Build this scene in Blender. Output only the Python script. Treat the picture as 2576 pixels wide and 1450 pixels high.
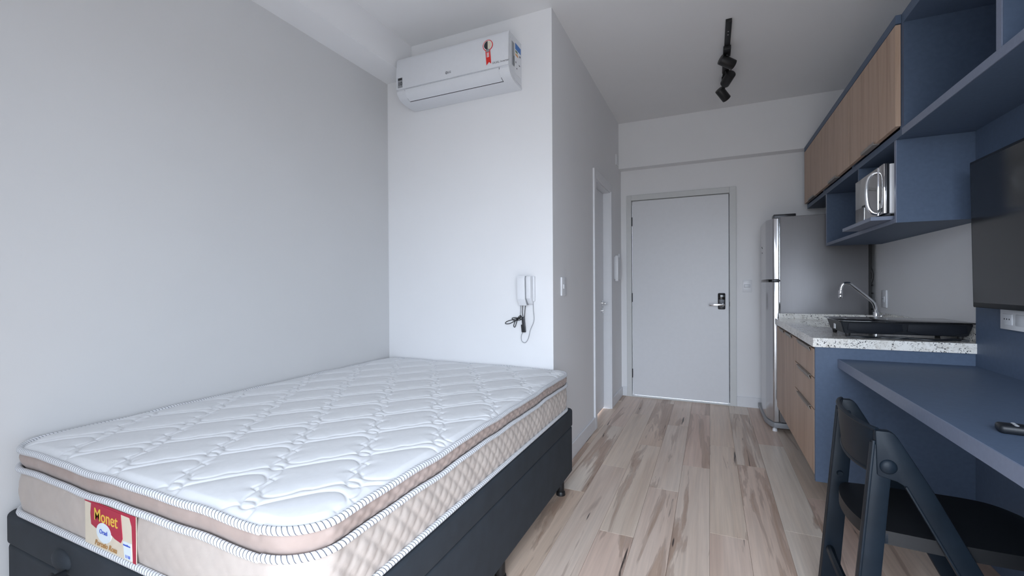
import bpy, bmesh, math, random
import numpy as np
from mathutils import Vector, Matrix
random.seed(4)
S = bpy.context.scene
COL = S.collection
for o in list(bpy.data.objects): bpy.data.objects.remove(o)

# ------------------------------------------------------------------ camera
YAW, PITCH, ROLL, FPX = math.radians(24.2955), math.radians(-0.3097), math.radians(-0.3402), 1104.93
f0 = Vector((-math.sin(YAW), math.cos(YAW), 0)); r0 = Vector((math.cos(YAW), math.sin(YAW), 0)); u0 = Vector((0, 0, 1))
fw = f0*math.cos(PITCH) + u0*math.sin(PITCH); up = u0*math.cos(PITCH) - f0*math.sin(PITCH)
rr = r0*math.cos(ROLL) + up*math.sin(ROLL); uu = up*math.cos(ROLL) - r0*math.sin(ROLL)
cd = bpy.data.cameras.new('camera'); cam = bpy.data.objects.new('camera', cd); COL.objects.link(cam)
cd.sensor_fit = 'HORIZONTAL'; cd.sensor_width = 36; cd.lens = FPX/2576*36; cd.clip_start = .02
M = Matrix((rr, uu, -fw)).transposed().to_4x4(); M.translation = (0, 0, 1.15)
cam.matrix_world = M
S.camera = cam

# ------------------------------------------------------------------ light
W = bpy.data.worlds.new('world'); S.world = W; W.use_nodes = True
nt = W.node_tree; nt.nodes.clear()
tc = nt.nodes.new('ShaderNodeTexCoord'); sp = nt.nodes.new('ShaderNodeSeparateXYZ')
mr = nt.nodes.new('ShaderNodeMapRange'); mr.inputs[1].default_value = -.08; mr.inputs[2].default_value = .08
mx = nt.nodes.new('ShaderNodeMix'); mx.data_type = 'RGBA'
mx.inputs[6].default_value = (.22, .22, .225, 1); mx.inputs[7].default_value = (.80, .868, 1.0, 1)
bg = nt.nodes.new('ShaderNodeBackground'); bg.inputs[1].default_value = 14.0
wo = nt.nodes.new('ShaderNodeOutputWorld')
nt.links.new(tc.outputs['Generated'], sp.inputs[0]); nt.links.new(sp.outputs[2], mr.inputs[0])
nt.links.new(mr.outputs[0], mx.inputs[0]); nt.links.new(mx.outputs[2], bg.inputs[0]); nt.links.new(bg.outputs[0], wo.inputs[0])
# sky portal in the balcony door opening behind the camera
ld = bpy.data.lights.new('balcony_portal', 'AREA'); ld.shape = 'RECTANGLE'; ld.size = 1.75; ld.size_y = 2.25
ld.cycles.is_portal = True
lo = bpy.data.objects.new('balcony_portal', ld); COL.objects.link(lo)
lo.location = (.165, -.47, 1.125); lo.rotation_euler = (math.radians(90), 0, 0)
S.view_settings.view_transform = 'Standard'; S.view_settings.look = 'None'
S.view_settings.gamma = 1; S.view_settings.use_curve_mapping = False
S.view_settings.exposure = 0.0

# ------------------------------------------------------------------ materials
def new_mat(name):
    m = bpy.data.materials.new(name); m.use_nodes = True
    return m, m.node_tree, m.node_tree.nodes['Principled BSDF']
def N(t, kind, **kw):
    n = t.nodes.new(kind)
    for k, v in kw.items(): setattr(n, k, v)
    return n
def noise(t, vec, scale, detail=3, rough=.5, dist=0):
    n = N(t, 'ShaderNodeTexNoise'); n.inputs['Scale'].default_value = scale; n.inputs['Detail'].default_value = detail
    n.inputs['Roughness'].default_value = rough; n.inputs['Distortion'].default_value = dist
    if vec is not None: t.links.new(vec, n.inputs['Vector'])
    return n.outputs['Fac']
def ramp(t, fac, stops):
    n = N(t, 'ShaderNodeValToRGB'); e = n.color_ramp.elements
    while len(e) < len(stops): e.new(.5)
    for el, (p, c) in zip(e, stops):
        el.position = p; el.color = (*c, 1) if len(c) == 3 else c
    t.links.new(fac, n.inputs[0]); return n.outputs['Color']
def mixc(t, fac, a, b, mode='MIX'):
    n = N(t, 'ShaderNodeMix', data_type='RGBA', blend_type=mode)
    for s, v in ((0, fac), (6, a), (7, b)):
        if hasattr(v, 'is_linked'): t.links.new(v, n.inputs[s])
        elif isinstance(v, (int, float)): n.inputs[s].default_value = v
        else: n.inputs[s].default_value = (*v, 1)
    return n.outputs[2]
def math_n(t, op, a, b=None):
    n = N(t, 'ShaderNodeMath', operation=op)
    for i, v in enumerate((a, b)):
        if v is None: continue
        if hasattr(v, 'is_linked'): t.links.new(v, n.inputs[i])
        else: n.inputs[i].default_value = v
    return n.outputs[0]
def mapping(t, vec, scale=(1, 1, 1), loc=(0, 0, 0)):
    n = N(t, 'ShaderNodeMapping'); n.inputs['Scale'].default_value = scale; n.inputs['Location'].default_value = loc
    t.links.new(vec, n.inputs[0]); return n.outputs[0]
def bump(t, p, h, strength=.2, dist=.002):
    b = N(t, 'ShaderNodeBump'); b.inputs['Strength'].default_value = strength; b.inputs['Distance'].default_value = dist
    t.links.new(h, b.inputs['Height']); t.links.new(b.outputs[0], p.inputs['Normal'])
def pos(t): return N(t, 'ShaderNodeNewGeometry').outputs['Position']
def simple(name, col, rough=.5, metal=0, vary=.04, scale=30, bumps=0, spec=None, coat=0, bscale=None):
    m, t, p = new_mat(name)
    p.inputs['Roughness'].default_value = rough; p.inputs['Metallic'].default_value = metal
    if spec is not None: p.inputs['Specular IOR Level'].default_value = spec
    if coat: p.inputs['Coat Weight'].default_value = coat; p.inputs['Coat Roughness'].default_value = .08
    q = pos(t)
    a = tuple(max(0, c*(1-vary)) for c in col); b = tuple(min(1, c*(1+vary)) for c in col)
    t.links.new(ramp(t, noise(t, q, scale), [(.3, a), (.7, b)]), p.inputs['Base Color'])
    if bumps: bump(t, p, noise(t, q, bscale or scale*8, 2), bumps, .001)
    return m
MAT = {}
MAT['wall_shaded'] = simple('wall_paint_shaded', (.655, .655, .66), .75, vary=.01, scale=2, bumps=.05, bscale=160)  # wall paint darkened: the dimmer light beside the bed is put into the colour
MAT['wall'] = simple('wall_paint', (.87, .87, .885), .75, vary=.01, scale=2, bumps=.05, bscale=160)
MAT['ceiling'] = simple('ceiling_paint', (.86, .86, .87), .85, vary=.01, scale=2)
MAT['white_trim'] = simple('white_lacquer', (.80, .81, .84), .35, vary=.01)
MAT['door_grey'] = simple('door_lacquer', (.78, .79, .82), .4, vary=.01)
MAT['frame_grey'] = simple('frame_lacquer', (.68, .69, .69), .45, vary=.01)
MAT['slate'] = simple('slate_blue_board', (.084, .119, .186), .5, vary=.05, scale=60, bumps=.06, bscale=500, spec=.3)
MAT['slate_edge'] = simple('slate_edge_banding', (.18, .21, .29), .38, vary=.05, scale=80)
MAT['black_plastic'] = simple('black_plastic', (.010, .012, .016), .40, vary=.1, spec=.35)
MAT['chair_black'] = simple('chair_black_plastic', (.008, .0135, .021), .42, vary=.15, scale=12, bumps=.12, bscale=700, spec=.18)
MAT['seat_black'] = simple('seat_black_plastic', (.006, .007, .009), .5, vary=.1, bumps=.1, bscale=700)
MAT['matt_black'] = simple('matt_black_metal', (.010, .010, .011), .45, vary=.05)
MAT['panel_black'] = simple('satin_black_panel', (.010, .012, .017), .55, vary=.05, spec=.15)
MAT['dark_gap'] = simple('dark_gap', (.01, .01, .012), .8, vary=.02)
MAT['white_plastic'] = simple('white_plastic', (.82, .83, .86), .32, vary=.01)
MAT['ac_white'] = simple('ac_white_plastic', (.76, .775, .81), .28, vary=.01)
MAT['grey_plastic'] = simple('grey_plastic', (.30, .31, .33), .4, vary=.03)
MAT['chrome'] = simple('chrome', (.86, .87, .89), .07, 1, vary=.01)
MAT['aluminium'] = simple('brushed_aluminium', (.62, .61, .60), .3, 1, vary=.05)
MAT['handle'] = simple('dark_aluminium', (.30, .275, .255), .5, .3, vary=.05)
MAT['dark_metal'] = simple('dark_metal', (.05, .052, .058), .32, .6, vary=.05)
MAT['screen'] = simple('tv_screen', (.006, .007, .009), .14, vary=.02, spec=.6)
MAT['glass_black'] = simple('black_glass', (.008, .008, .009), .06, vary=.02, spec=.7)
MAT['fabric_white'] = simple('mattress_knit', (.80, .81, .83), .85, vary=.015, scale=60, bumps=.12, bscale=900)
MAT['sticker_red'] = simple('sticker_red', (.75, .02, .015), .4, vary=.02)
MAT['sticker_blue'] = simple('sticker_blue', (.02, .16, .52), .4, vary=.02)
MAT['sticker_cream'] = simple('sticker_cream', (.75, .70, .55), .4, vary=.02)
MAT['sticker_green'] = simple('sticker_green', (.08, .16, .06), .4, vary=.02)
MAT['sticker_orange'] = simple('sticker_orange', (.70, .28, .06), .4, vary=.02)
MAT['ink'] = simple('dark_ink', (.03, .03, .035), .5, vary=.02)
MAT['grey_ink'] = simple('grey_ink', (.22, .22, .24), .5, vary=.02)
MAT['label_red'] = simple('label_crimson', (.42, .022, .055), .6, vary=.03)
MAT['label_cream'] = simple('label_cream', (.70, .62, .50), .6, vary=.02)
MAT['label_gold'] = simple('label_gold', (.78, .50, .07), .5, vary=.04)
MAT['label_brown'] = simple('label_brown_thread', (.45, .24, .08), .6, vary=.04)
MAT['label_white'] = simple('label_white', (.72, .80, .86), .6, vary=.02)
MAT['label_blue'] = simple('label_blue_thread', (.03, .08, .50), .6, vary=.03)
MAT['bed_base'] = simple('bed_base_suede', (.022, .029, .038), .8, vary=.12, scale=14, bumps=.2, bscale=600)
MAT['rubber'] = simple('black_rubber', (.012, .012, .013), .6, vary=.05)
MAT['sink'] = simple('sink_steel', (.45, .45, .45), .3, 1, vary=.04)

def fabric(name, c1, c2):
    m, t, p = new_mat(name); p.inputs['Roughness'].default_value = .78
    p.inputs['Sheen Weight'].default_value = .15
    q = pos(t)
    t.links.new(ramp(t, noise(t, q, 9, 4), [(.3, c1), (.7, c2)]), p.inputs['Base Color'])
    bump(t, p, noise(t, q, 700, 2), .15, .001); return m
MAT['band_brown'] = fabric('pillow_top_fabric', (.36, .275, .240), (.43, .34, .305))
MAT['band_beige'] = fabric('border_fabric', (.47, .405, .365), (.54, .475, .43))

def piping_mat():
    m, t, p = new_mat('striped_piping'); p.inputs['Roughness'].default_value = .7
    uv = N(t, 'ShaderNodeUVMap'); uv.uv_map = 'UVMap'
    s = N(t, 'ShaderNodeSeparateXYZ'); t.links.new(uv.outputs[0], s.inputs[0])
    d = math_n(t, 'ADD', s.outputs[0], math_n(t, 'MULTIPLY', s.outputs[1], 1.0))
    fr = math_n(t, 'FRACT', d)
    t.links.new(ramp(t, fr, [(.0, (.80, .81, .84)), (.74, (.80, .81, .84)), (.80, (.10, .11, .14)), (.94, (.10, .11, .14)), (1.0, (.80, .81, .84))]), p.inputs['Base Color'])
    return m
MAT['piping'] = piping_mat()

def stainless(name, col, rough, metal=.85):
    m, t, p = new_mat(name); p.inputs['Metallic'].default_value = metal; p.inputs['Roughness'].default_value = rough
    q = mapping(t, pos(t), (60, 60, 1.2))
    t.links.new(ramp(t, noise(t, q, 6, 3), [(.3, tuple(c*.98 for c in col)), (.7, tuple(c*1.02 for c in col))]), p.inputs['Base Color'])
    return m
MAT['fridge_side'] = stainless('fridge_grey_steel', (.235, .23, .24), .42, .35)
MAT['fridge_door'] = stainless('fridge_door_steel', (.52, .51, .52), .22)

def wood_mat():
    m, t, p = new_mat('oak_melamine'); p.inputs['Roughness'].default_value = .5
    oi = N(t, 'ShaderNodeObjectInfo')
    q0 = mapping(t, pos(t), (7, 7, .55))
    ad = N(t, 'ShaderNodeVectorMath', operation='ADD'); t.links.new(q0, ad.inputs[0])
    cm = N(t, 'ShaderNodeCombineXYZ'); t.links.new(math_n(t, 'MULTIPLY', oi.outputs['Random'], 9.0), cm.inputs[0]); t.links.new(cm.outputs[0], ad.inputs[1])
    n1 = noise(t, ad.outputs[0], 2.2, 5, .6, .6)
    c1 = ramp(t, n1, [(.25, (.37, .245, .172)), (.45, (.48, .335, .245)), (.62, (.54, .390, .295)), (.8, (.44, .300, .218))])
    n2 = noise(t, mapping(t, ad.outputs[0], (9, 9, .5)), 4, 3)
    c2 = ramp(t, n2, [(.3, (.80, .80, .80)), (.6, (1, 1, 1))])
    t.links.new(mixc(t, .7, c1, c2, 'MULTIPLY'), p.inputs['Base Color']); bump(t, p, n2, .08, .001)
    return m
MAT['wood'] = wood_mat()

def granite_mat():
    m, t, p = new_mat('speckled_granite'); p.inputs['Roughness'].default_value = .10
    q = pos(t)
    v = N(t, 'ShaderNodeTexVoronoi'); v.inputs['Scale'].default_value = 230; v.inputs['Randomness'].default_value = 1
    wq = N(t, 'ShaderNodeMixRGB'); wq.blend_type = 'ADD'; wq.inputs[0].default_value = .03
    nn = N(t, 'ShaderNodeTexNoise'); nn.inputs['Scale'].default_value = 60; t.links.new(q, nn.inputs['Vector'])
    t.links.new(q, wq.inputs[1]); t.links.new(nn.outputs['Color'], wq.inputs[2]); t.links.new(wq.outputs[0], v.inputs['Vector'])
    sp_ = N(t, 'ShaderNodeSeparateColor'); t.links.new(v.outputs['Color'], sp_.inputs[0])
    base = ramp(t, noise(t, q, 22, 5, .6, .8), [(.30, (.70, .67, .62)), (.50, (.85, .83, .79)), (.75, (.89, .88, .85))])
    dark = ramp(t, sp_.outputs[0], [(.0, (0, 0, 0)), (.10, (0, 0, 0)), (.13, (1, 1, 1))])
    mid = ramp(t, sp_.outputs[1], [(.0, (.60, .58, .56)), (.06, (.65, .63, .60)), (.09, (1, 1, 1))])
    clus = ramp(t, noise(t, q, 14, 3), [(.40, (1, 1, 1)), (.52, (0, 0, 0))])
    dk = mixc(t, clus, dark, (1, 1, 1))
    b2 = mixc(t, 1, base, mid, 'MULTIPLY')
    t.links.new(mixc(t, 1, b2, mixc(t, 1, dk, (.06, .06, .07), 'LIGHTEN'), 'MULTIPLY'), p.inputs['Base Color'])
    return m
MAT['granite'] = granite_mat()

def plank_mat():
    m, t, p = new_mat('maple_plank')
    oi = N(t, 'ShaderNodeObjectInfo'); rnd = oi.outputs['Random']
    off = N(t, 'ShaderNodeCombineXYZ')
    t.links.new(math_n(t, 'MULTIPLY', rnd, 37.0), off.inputs[0]); t.links.new(math_n(t, 'MULTIPLY', rnd, 91.0), off.inputs[1]); t.links.new(math_n(t, 'MULTIPLY', rnd, 53.0), off.inputs[2])
    ad = N(t, 'ShaderNodeVectorMath', operation='ADD'); t.links.new(mapping(t, pos(t), (1, .085, 1)), ad.inputs[0]); t.links.new(off.outputs[0], ad.inputs[1])
    q = ad.outputs[0]
    tone = ramp(t, rnd, [(.0, (.74, .580, .465)), (.3, (.79, .665, .555)), (.55, (.74, .560, .465)), (.8, (.80, .700, .605)), (1, (.72, .555, .455))])
    grain = ramp(t, noise(t, mapping(t, q, (1, .35, 1)), 60, 4, .6, .3), [(.3, (.86, .86, .86)), (.65, (1.04, 1.04, 1.04))])
    c = mixc(t, 1, tone, grain, 'MULTIPLY')
    cloud = ramp(t, noise(t, q, 7, 3, .5, .4), [(.35, (.86, .80, .76)), (.6, (1.05, 1.05, 1.05))])
    c = mixc(t, .8, c, cloud, 'MULTIPLY')
    n2 = noise(t, q, 6.5, 5, .58, .9)
    heart = ramp(t, n2, [(.575, (0, 0, 0)), (.605, (1, 1, 1))])
    hc = ramp(t, noise(t, mapping(t, q, (1, .5, 1)), 34, 4, .6, .8), [(.3, (.36, .240, .175)), (.65, (.53, .375, .285))])
    c = mixc(t, math_n(t, 'MULTIPLY', heart, .88), c, hc)
    edge = ramp(t, n2, [(.555, (0, 0, 0)), (.575, (1, 1, 1)), (.60, (0, 0, 0))])
    c = mixc(t, math_n(t, 'MULTIPLY', edge, .4), c, (.24, .15, .11))
    n3 = noise(t, mapping(t, q, (1, .55, 1)), 42, 2, .4, .2)
    fl = math_n(t, 'MULTIPLY', ramp(t, n3, [(.70, (0, 0, 0)), (.72, (1, 1, 1))]), ramp(t, n2, [(.50, (0, 0, 0)), (.56, (1, 1, 1))]))
    c = mixc(t, fl, c, (.05, .035, .03))
    t.links.new(c, p.inputs['Base Color'])
    t.links.new(ramp(t, n3, [(.3, (.34, .34, .34)), (.7, (.46, .46, .46))]), p.inputs['Roughness'])
    return m
MAT['plank'] = plank_mat()
def pane_mat():
    m, t, p = new_mat('window_glass'); t.nodes.remove(p)
    out = t.nodes['Material Output']; a = N(t, 'ShaderNodeBsdfTransparent'); a.inputs[0].default_value = (.95, .97, .97, 1)
    b = N(t, 'ShaderNodeBsdfGlossy'); b.inputs['Roughness'].default_value = .02
    x = N(t, 'ShaderNodeMixShader'); x.inputs[0].default_value = .06
    t.links.new(a.outputs[0], x.inputs[1]); t.links.new(b.outputs[0], x.inputs[2]); t.links.new(x.outputs[0], out.inputs[0]); return m
MAT['pane'] = pane_mat()

# ------------------------------------------------------------------ mesh helpers
def box(bm, x0, x1, y0, y1, z0, z1, bev=0, seg=2):
    b = bmesh.new()
    bmesh.ops.create_cube(b, size=1, matrix=Matrix.Translation(((x0+x1)/2, (y0+y1)/2, (z0+z1)/2)) @ Matrix.Diagonal((abs(x1-x0), abs(y1-y0), abs(z1-z0), 1)))
    if bev: bmesh.ops.bevel(b, geom=b.edges[:], offset=bev, segments=seg, profile=.5, affect='EDGES')
    merge(bm, b); return bm
def merge(bm, b, mat4=None):
    if mat4 is not None: b.transform(mat4)
    me = bpy.data.meshes.new('tmp'); b.to_mesh(me); b.free(); bm.from_mesh(me); bpy.data.meshes.remove(me)
def obox(bm, p0, p1, w, d, bev=0, side=Vector((0, 1, 0)), seg=2):
    """bar from p0 to p1, width d along side, w across"""
    p0, p1 = Vector(p0), Vector(p1); z = (p1-p0); L = z.length; z.normalize()
    y = (side - z*side.dot(z)).normalized(); x = y.cross(z)
    b = bmesh.new(); bmesh.ops.create_cube(b, size=1, matrix=Matrix.Diagonal((w, d, L, 1)))
    if bev: bmesh.ops.bevel(b, geom=b.edges[:], offset=bev, segments=seg, profile=.5, affect='EDGES')
    R = Matrix((x, y, z)).transposed().to_4x4(); R.translation = (p0+p1)/2
    merge(bm, b, R); return bm
def cyl(bm, p0, p1, r0, r1=None, n=20, bev=0):
    p0, p1 = Vector(p0), Vector(p1); z = p1-p0; L = z.length
    b = bmesh.new(); bmesh.ops.create_cone(b, cap_ends=True, segments=n, radius1=r0, radius2=r0 if r1 is None else r1, depth=L)
    if bev: bmesh.ops.bevel(b, geom=[e for e in b.edges if len(e.link_faces) == 2 and abs(e.calc_face_angle(0)) > 1], offset=bev, segments=2, profile=.5, affect='EDGES')
    R = z.to_track_quat('Z', 'Y').to_matrix().to_4x4(); R.translation = (p0+p1)/2
    merge(bm, b, R); return bm
def ball(bm, c, r, scale=(1, 1, 1), n=20):
    b = bmesh.new(); bmesh.ops.create_uvsphere(b, u_segments=n, v_segments=n//2, radius=r)
    merge(bm, b, Matrix.Translation(c) @ Matrix.Diagonal((*scale, 1))); return bm
def catmull(pts, k=8, closed=False):
    P = [Vector(p) for p in pts]; n = len(P); out = []
    for i in range(n if closed else n-1):
        g = (lambda j: P[j % n]) if closed else (lambda j: P[min(max(j, 0), n-1)])
        a, b, c, d = g(i-1), g(i), g(i+1), g(i+2)
        for j in range(k):
            t = j/k
            out.append(.5*((2*b)+(c-a)*t+(2*a-5*b+4*c-d)*t*t+(3*b-a-3*c+d)*t**3))
    if not closed: out.append(P[-1])
    return out
def tube(bm, pts, r, n=8, closed=False, cap=True):
    P = [Vector(p) for p in pts]; m = len(P); rings = []
    t0 = (P[1]-P[0]).normalized(); nrm = t0.orthogonal().normalized()
    for i in range(m):
        a = P[(i-1) % m] if (closed or i) else P[0]; b = P[(i+1) % m] if (closed or i < m-1) else P[-1]
        t = (b-a).normalized(); nrm = (nrm - t*nrm.dot(t)).normalized(); bn = t.cross(nrm)
        rad = r[i] if isinstance(r, (list, tuple)) else r
        rings.append([bm.verts.new(P[i] + (nrm*math.cos(2*math.pi*k/n) + bn*math.sin(2*math.pi*k/n))*rad) for k in range(n)])
    for i in range(m if closed else m-1):
        A, B = rings[i], rings[(i+1) % m]
        for k in range(n): bm.faces.new((A[k], A[(k+1) % n], B[(k+1) % n], B[k]))
    if not closed and cap:
        bm.faces.new(rings[0][::-1]); bm.faces.new(rings[-1])
    return bm
def prism(bm, poly, axis, a0, a1, bev=0):
    """extrude a 2-D polygon along an axis ('x': poly=(y,z), 'y': (x,z), 'z': (x,y))"""
    b = bmesh.new()
    mk = {'x': lambda p, a: (a, p[0], p[1]), 'y': lambda p, a: (p[0], a, p[1]), 'z': lambda p, a: (p[0], p[1], a)}[axis]
    A = [b.verts.new(mk(p, a0)) for p in poly]; B = [b.verts.new(mk(p, a1)) for p in poly]; n = len(poly)
    b.faces.new(A[::-1]); b.faces.new(B)
    for i in range(n): b.faces.new((A[i], A[(i+1) % n], B[(i+1) % n], B[i]))
    bmesh.ops.recalc_face_normals(b, faces=b.faces)
    if bev: bmesh.ops.bevel(b, geom=[e for e in b.edges if e.calc_face_angle(0) > .5], offset=bev, segments=2, profile=.5, affect='EDGES')
    merge(bm, b); return bm
BM = bmesh.new
def obj(name, bm, mat, parent=None, smooth=True, angle=35, label=None):
    if isinstance(bm, bpy.types.Mesh): me = bm; me.name = name
    else:
        bmesh.ops.recalc_face_normals(bm, faces=bm.faces)
        me = bpy.data.meshes.new(name); bm.to_mesh(me); bm.free()
    co = np.empty(len(me.vertices)*3); me.vertices.foreach_get('co', co); co = co.reshape(-1, 3)
    lo_, hi_ = co.min(0), co.max(0)
    c = Vector(((lo_[0]+hi_[0])/2, (lo_[1]+hi_[1])/2, lo_[2]))
    me.transform(Matrix.Translation(-c))
    if smooth:
        me.shade_smooth()
        me.set_sharp_from_angle(angle=math.radians(angle))
    me.materials.append(MAT[mat] if isinstance(mat, str) else mat)
    o = bpy.data.objects.new(name, me); COL.objects.link(o)
    if parent is not None:
        o.parent = parent; o.location = c - wloc(parent)
    else: o.location = c
    if label: o['label'] = label
    return o
def wloc(o):
    v = Vector(o.location)
    while o.parent is not None: o = o.parent; v += Vector(o.location)
    return v
def thing(name, label, cat, loc, group=None):
    o = bpy.data.objects.new(name, None); o.empty_display_size = .1; COL.objects.link(o); o.location = loc
    return tag(o, label, cat, group)
def tag(o, label, cat, group=None):
    o['label'] = label; o['category'] = cat
    if group: o['group'] = group
    return o
def struct(name, bm, mat, label, cat, smooth=False):
    o = obj(name, bm, mat, None, smooth); o['kind'] = 'structure'; return tag(o, label, cat)
def sbox(*a, **k): return box(BM(), *a, **k)
def text(name, body, size, M4, mat, parent, align='CENTER', sx=1, bold=0, shear=0, label=None):
    cu = bpy.data.curves.new('txt', 'FONT'); cu.body = body; cu.size = size; cu.extrude = .0003; cu.align_x = align; cu.align_y = 'CENTER'
    cu.offset = bold; cu.shear = shear; cu.resolution_u = 3
    ob = bpy.data.objects.new('txt', cu); COL.objects.link(ob)
    bpy.context.view_layer.update()
    dg = bpy.context.evaluated_depsgraph_get()
    me = bpy.data.meshes.new_from_object(ob.evaluated_get(dg)); bpy.data.objects.remove(ob); bpy.data.curves.remove(cu)
    me.transform(Matrix.Diagonal((sx, 1, 1, 1))); me.transform(M4)
    return obj(name, me, mat, parent, smooth=False, label=label)
def frame_m(o, ex, ey):
    ex, ey = Vector(ex).normalized(), Vector(ey).normalized(); ez = ex.cross(ey)
    M4 = Matrix((ex, ey, ez)).transposed().to_4x4(); M4.translation = Vector(o); return M4

# ================================================================== ROOM
XL, XC, XR, YA, YF, YB, ZC = -2.06, -.845, 1.09, 2.46, 4.64, -.40, 2.785
floor = struct('floor', sbox(XL-.12, XR+.12, YB-.12, YF+.12, -.08, -.0125), 'dark_gap', 'pale maple plank floor with brown heartwood streaks', 'floor')
pw, pl = .158, 1.22
plm = {}
def plank(x0, x1, y0, y1):
    k = (round(x1-x0, 4), round(y1-y0, 4))
    if k not in plm:
        b = BM(); box(b, -k[0]/2, k[0]/2, -k[1]/2, k[1]/2, -.0125, 0)
        bmesh.ops.bevel(b, geom=[e for e in b.edges if all(v.co.z > -.001 for v in e.verts)], offset=.0007, segments=1, affect='EDGES')
        me = bpy.data.meshes.new('plank'); b.to_mesh(me); b.free(); me.materials.append(MAT['plank']); plm[k] = me
    o = bpy.data.objects.new('plank', plm[k]); COL.objects.link(o); o.parent = floor
    o.location = Vector(((x0+x1)/2, (y0+y1)/2, 0)) - wloc(floor)
row = 0; x = XL
offs = [.1, .72, .38, 1.0, .55, .22, .85]
while x < XR-.001:
    x1 = min(x+pw, XR); y = YB - offs[row % 7]*pl
    while y < YF:
        y0_, y1_ = max(y, YB), min(y+pl, YF)
        if y1_-y0_ > .05 and not (y1_ > 2.6 and x1 < -.95 and y0_ > 2.6):
            plank(x+.0004, x1-.0004, y0_+.0004, y1_-.0004)
        y += pl
    x = x1; row += 1

struct('ceiling', sbox(XL-.12, XR+.12, YB-.12, YF+.12, ZC, ZC+.1), 'ceiling', 'flat grey-white painted ceiling', 'ceiling')
struct('wall_left', sbox(XL-.12, XL, YB-.12, YA+.12, 0, ZC), 'wall_shaded', 'long plain wall beside the bed with shade put into its paint', 'wall')
struct('wall_front', sbox(XL, XC, YA, YA+.12, 0, ZC), 'wall', 'white wall behind the bed head with the air conditioner', 'wall')
b = BM(); box(b, XC-.12, XC, YA+.12, 3.47, 0, ZC); box(b, XC-.12, XC, 4.11, YF, 0, ZC); box(b, XC-.12, XC, 3.47, 4.11, 2.03, ZC)
struct('wall_corridor', b, 'wall', 'shaded white corridor wall with the narrow inner door', 'wall')
b = BM(); box(b, XC-.12, -.755, YF, YF+.12, 0, ZC); box(b, .185, XR+.12, YF, YF+.12, 0, ZC); box(b, -.755, .185, YF, YF+.12, 2.035, ZC)
struct('wall_far', b, 'wall', 'white end wall around the grey entry door', 'wall')
struct('wall_right', sbox(XR, XR+.12, YB-.12, YF, 0, ZC), 'wall', 'white wall behind worktop and cabinets', 'wall')
b = BM(); box(b, XL-.0, -.71, YB-.12, YB, 0, ZC); box(b, 1.04, XR, YB-.12, YB, 0, ZC); box(b, -.71, 1.04, YB-.12, YB, 2.25, ZC)
struct('wall_back', b, 'wall', 'white wall around the wide balcony door', 'wall')
struct('trim_1', sbox(XL, -1.852, YB, YA, 2.567, ZC), 'wall', 'boxed pale ceiling beam along the wall beside the bed', 'beam')
struct('trim_2', sbox(XC, XR, 4.525, YF, 2.328, ZC), 'wall', 'white dropped beam above the entry door', 'beam')
# balcony door behind the camera
win = thing('window_1', 'wide sliding glass balcony door with white frame', 'window', (.165, -.46, 0)); win['kind'] = 'structure'
b = BM()
for a in ((-.71, -.66), (.99, 1.04)): box(b, a[0], a[1], -.50, -.42, 0, 2.25)
box(b, -.66, .99, -.50, -.42, 2.20, 2.25); box(b, -.66, .99, -.50, -.42, 0, .04)
obj('window_frame', b, 'white_trim', win, False)
for i in range(2):
    x0 = -.66 + i*.825; x1 = x0 + .825; sash = BM()
    box(sash, x0, x0+.04, -.475, -.445, .04, 2.2); box(sash, x1-.04, x1, -.475, -.445, .04, 2.2)
    box(sash, x0+.04, x1-.04, -.475, -.445, 2.15, 2.2); box(sash, x0+.04, x1-.04, -.475, -.445, .04, .10)
    so = obj('sash', sash, 'white_trim', win, False)
    obj('pane', sbox(x0+.04, x1-.04, -.462, -.458, .10, 2.15), 'pane', so, False)
# baseboards
b = BM(); box(b, XC, XC+.013, YA+.0, 3.44, 0, .10, .003); box(b, XC, XC+.013, 4.135, YF, 0, .09, .003)
struct('baseboard_corridor', b, 'white_trim', 'white baseboard along the corridor wall', 'baseboard')
b = BM(); box(b, .224, XR, YF-.013, YF, 0, .095, .003); box(b, XC+.013, -.786, YF-.013, YF, 0, .095, .003)
struct('baseboard_far', b, 'white_trim', 'white baseboard at the entry door wall', 'baseboard')
struct('baseboard_left', sbox(XL, XL+.013, YB, YA, 0, .09), 'white_trim', 'white baseboard behind the bed', 'baseboard')

# entry door
d1 = thing('door_1', 'flat light grey entry door in grey frame', 'door', (-.285, YF, 0)); d1['kind'] = 'structure'
b = BM(); box(b, -.786, -.738, YF-.018, YF+.10, 0, 2.07, .003); box(b, .168, .224, YF-.018, YF+.10, 0, 2.07, .003); box(b, -.738, .168, YF-.018, YF+.10, 2.015, 2.07, .003)
obj('door_frame', b, 'frame_grey', d1, False)
obj('door_stop', box(box(box(BM(), -.738, -.728, YF+.05, YF+.07, 0, 2.015), .158, .168, YF+.05, YF+.07, 0, 2.015), -.728, .158, YF+.05, YF+.07, 2.005, 2.015), 'dark_gap', d1, False)
obj('door_leaf', sbox(-.731, .161, YF+.002, YF+.045, .018, 2.008, .002), 'door_grey', d1, False)
obj('threshold', sbox(-.738, .168, YF-.015, YF+.06, 0, .012, .003), 'frame_grey', d1, False)
for z in (.24, 1.02, 1.80):
    obj('hinge', cyl(BM(), (-.735, YF-.003, z-.045), (-.735, YF-.003, z+.045), .0065, n=12), 'dark_metal', d1)
lk = obj('lock_plate', sbox(.066, .130, YF-.018, YF+.004, .912, 1.067, .010, 3), 'dark_metal', d1)
obj('keypad', sbox(.070, .126, YF-.0195, YF-.016, 1.005, 1.060, .004), 'glass_black', lk)
b = cyl(BM(), (.108, YF-.015, .957), (.108, YF-.060, .957), .012); obox(b, (.122, YF-.058, .957), (-.012, YF-.058, .957), .022, .014, .005)
obj('lever_handle', b, 'chrome', lk)
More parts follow.
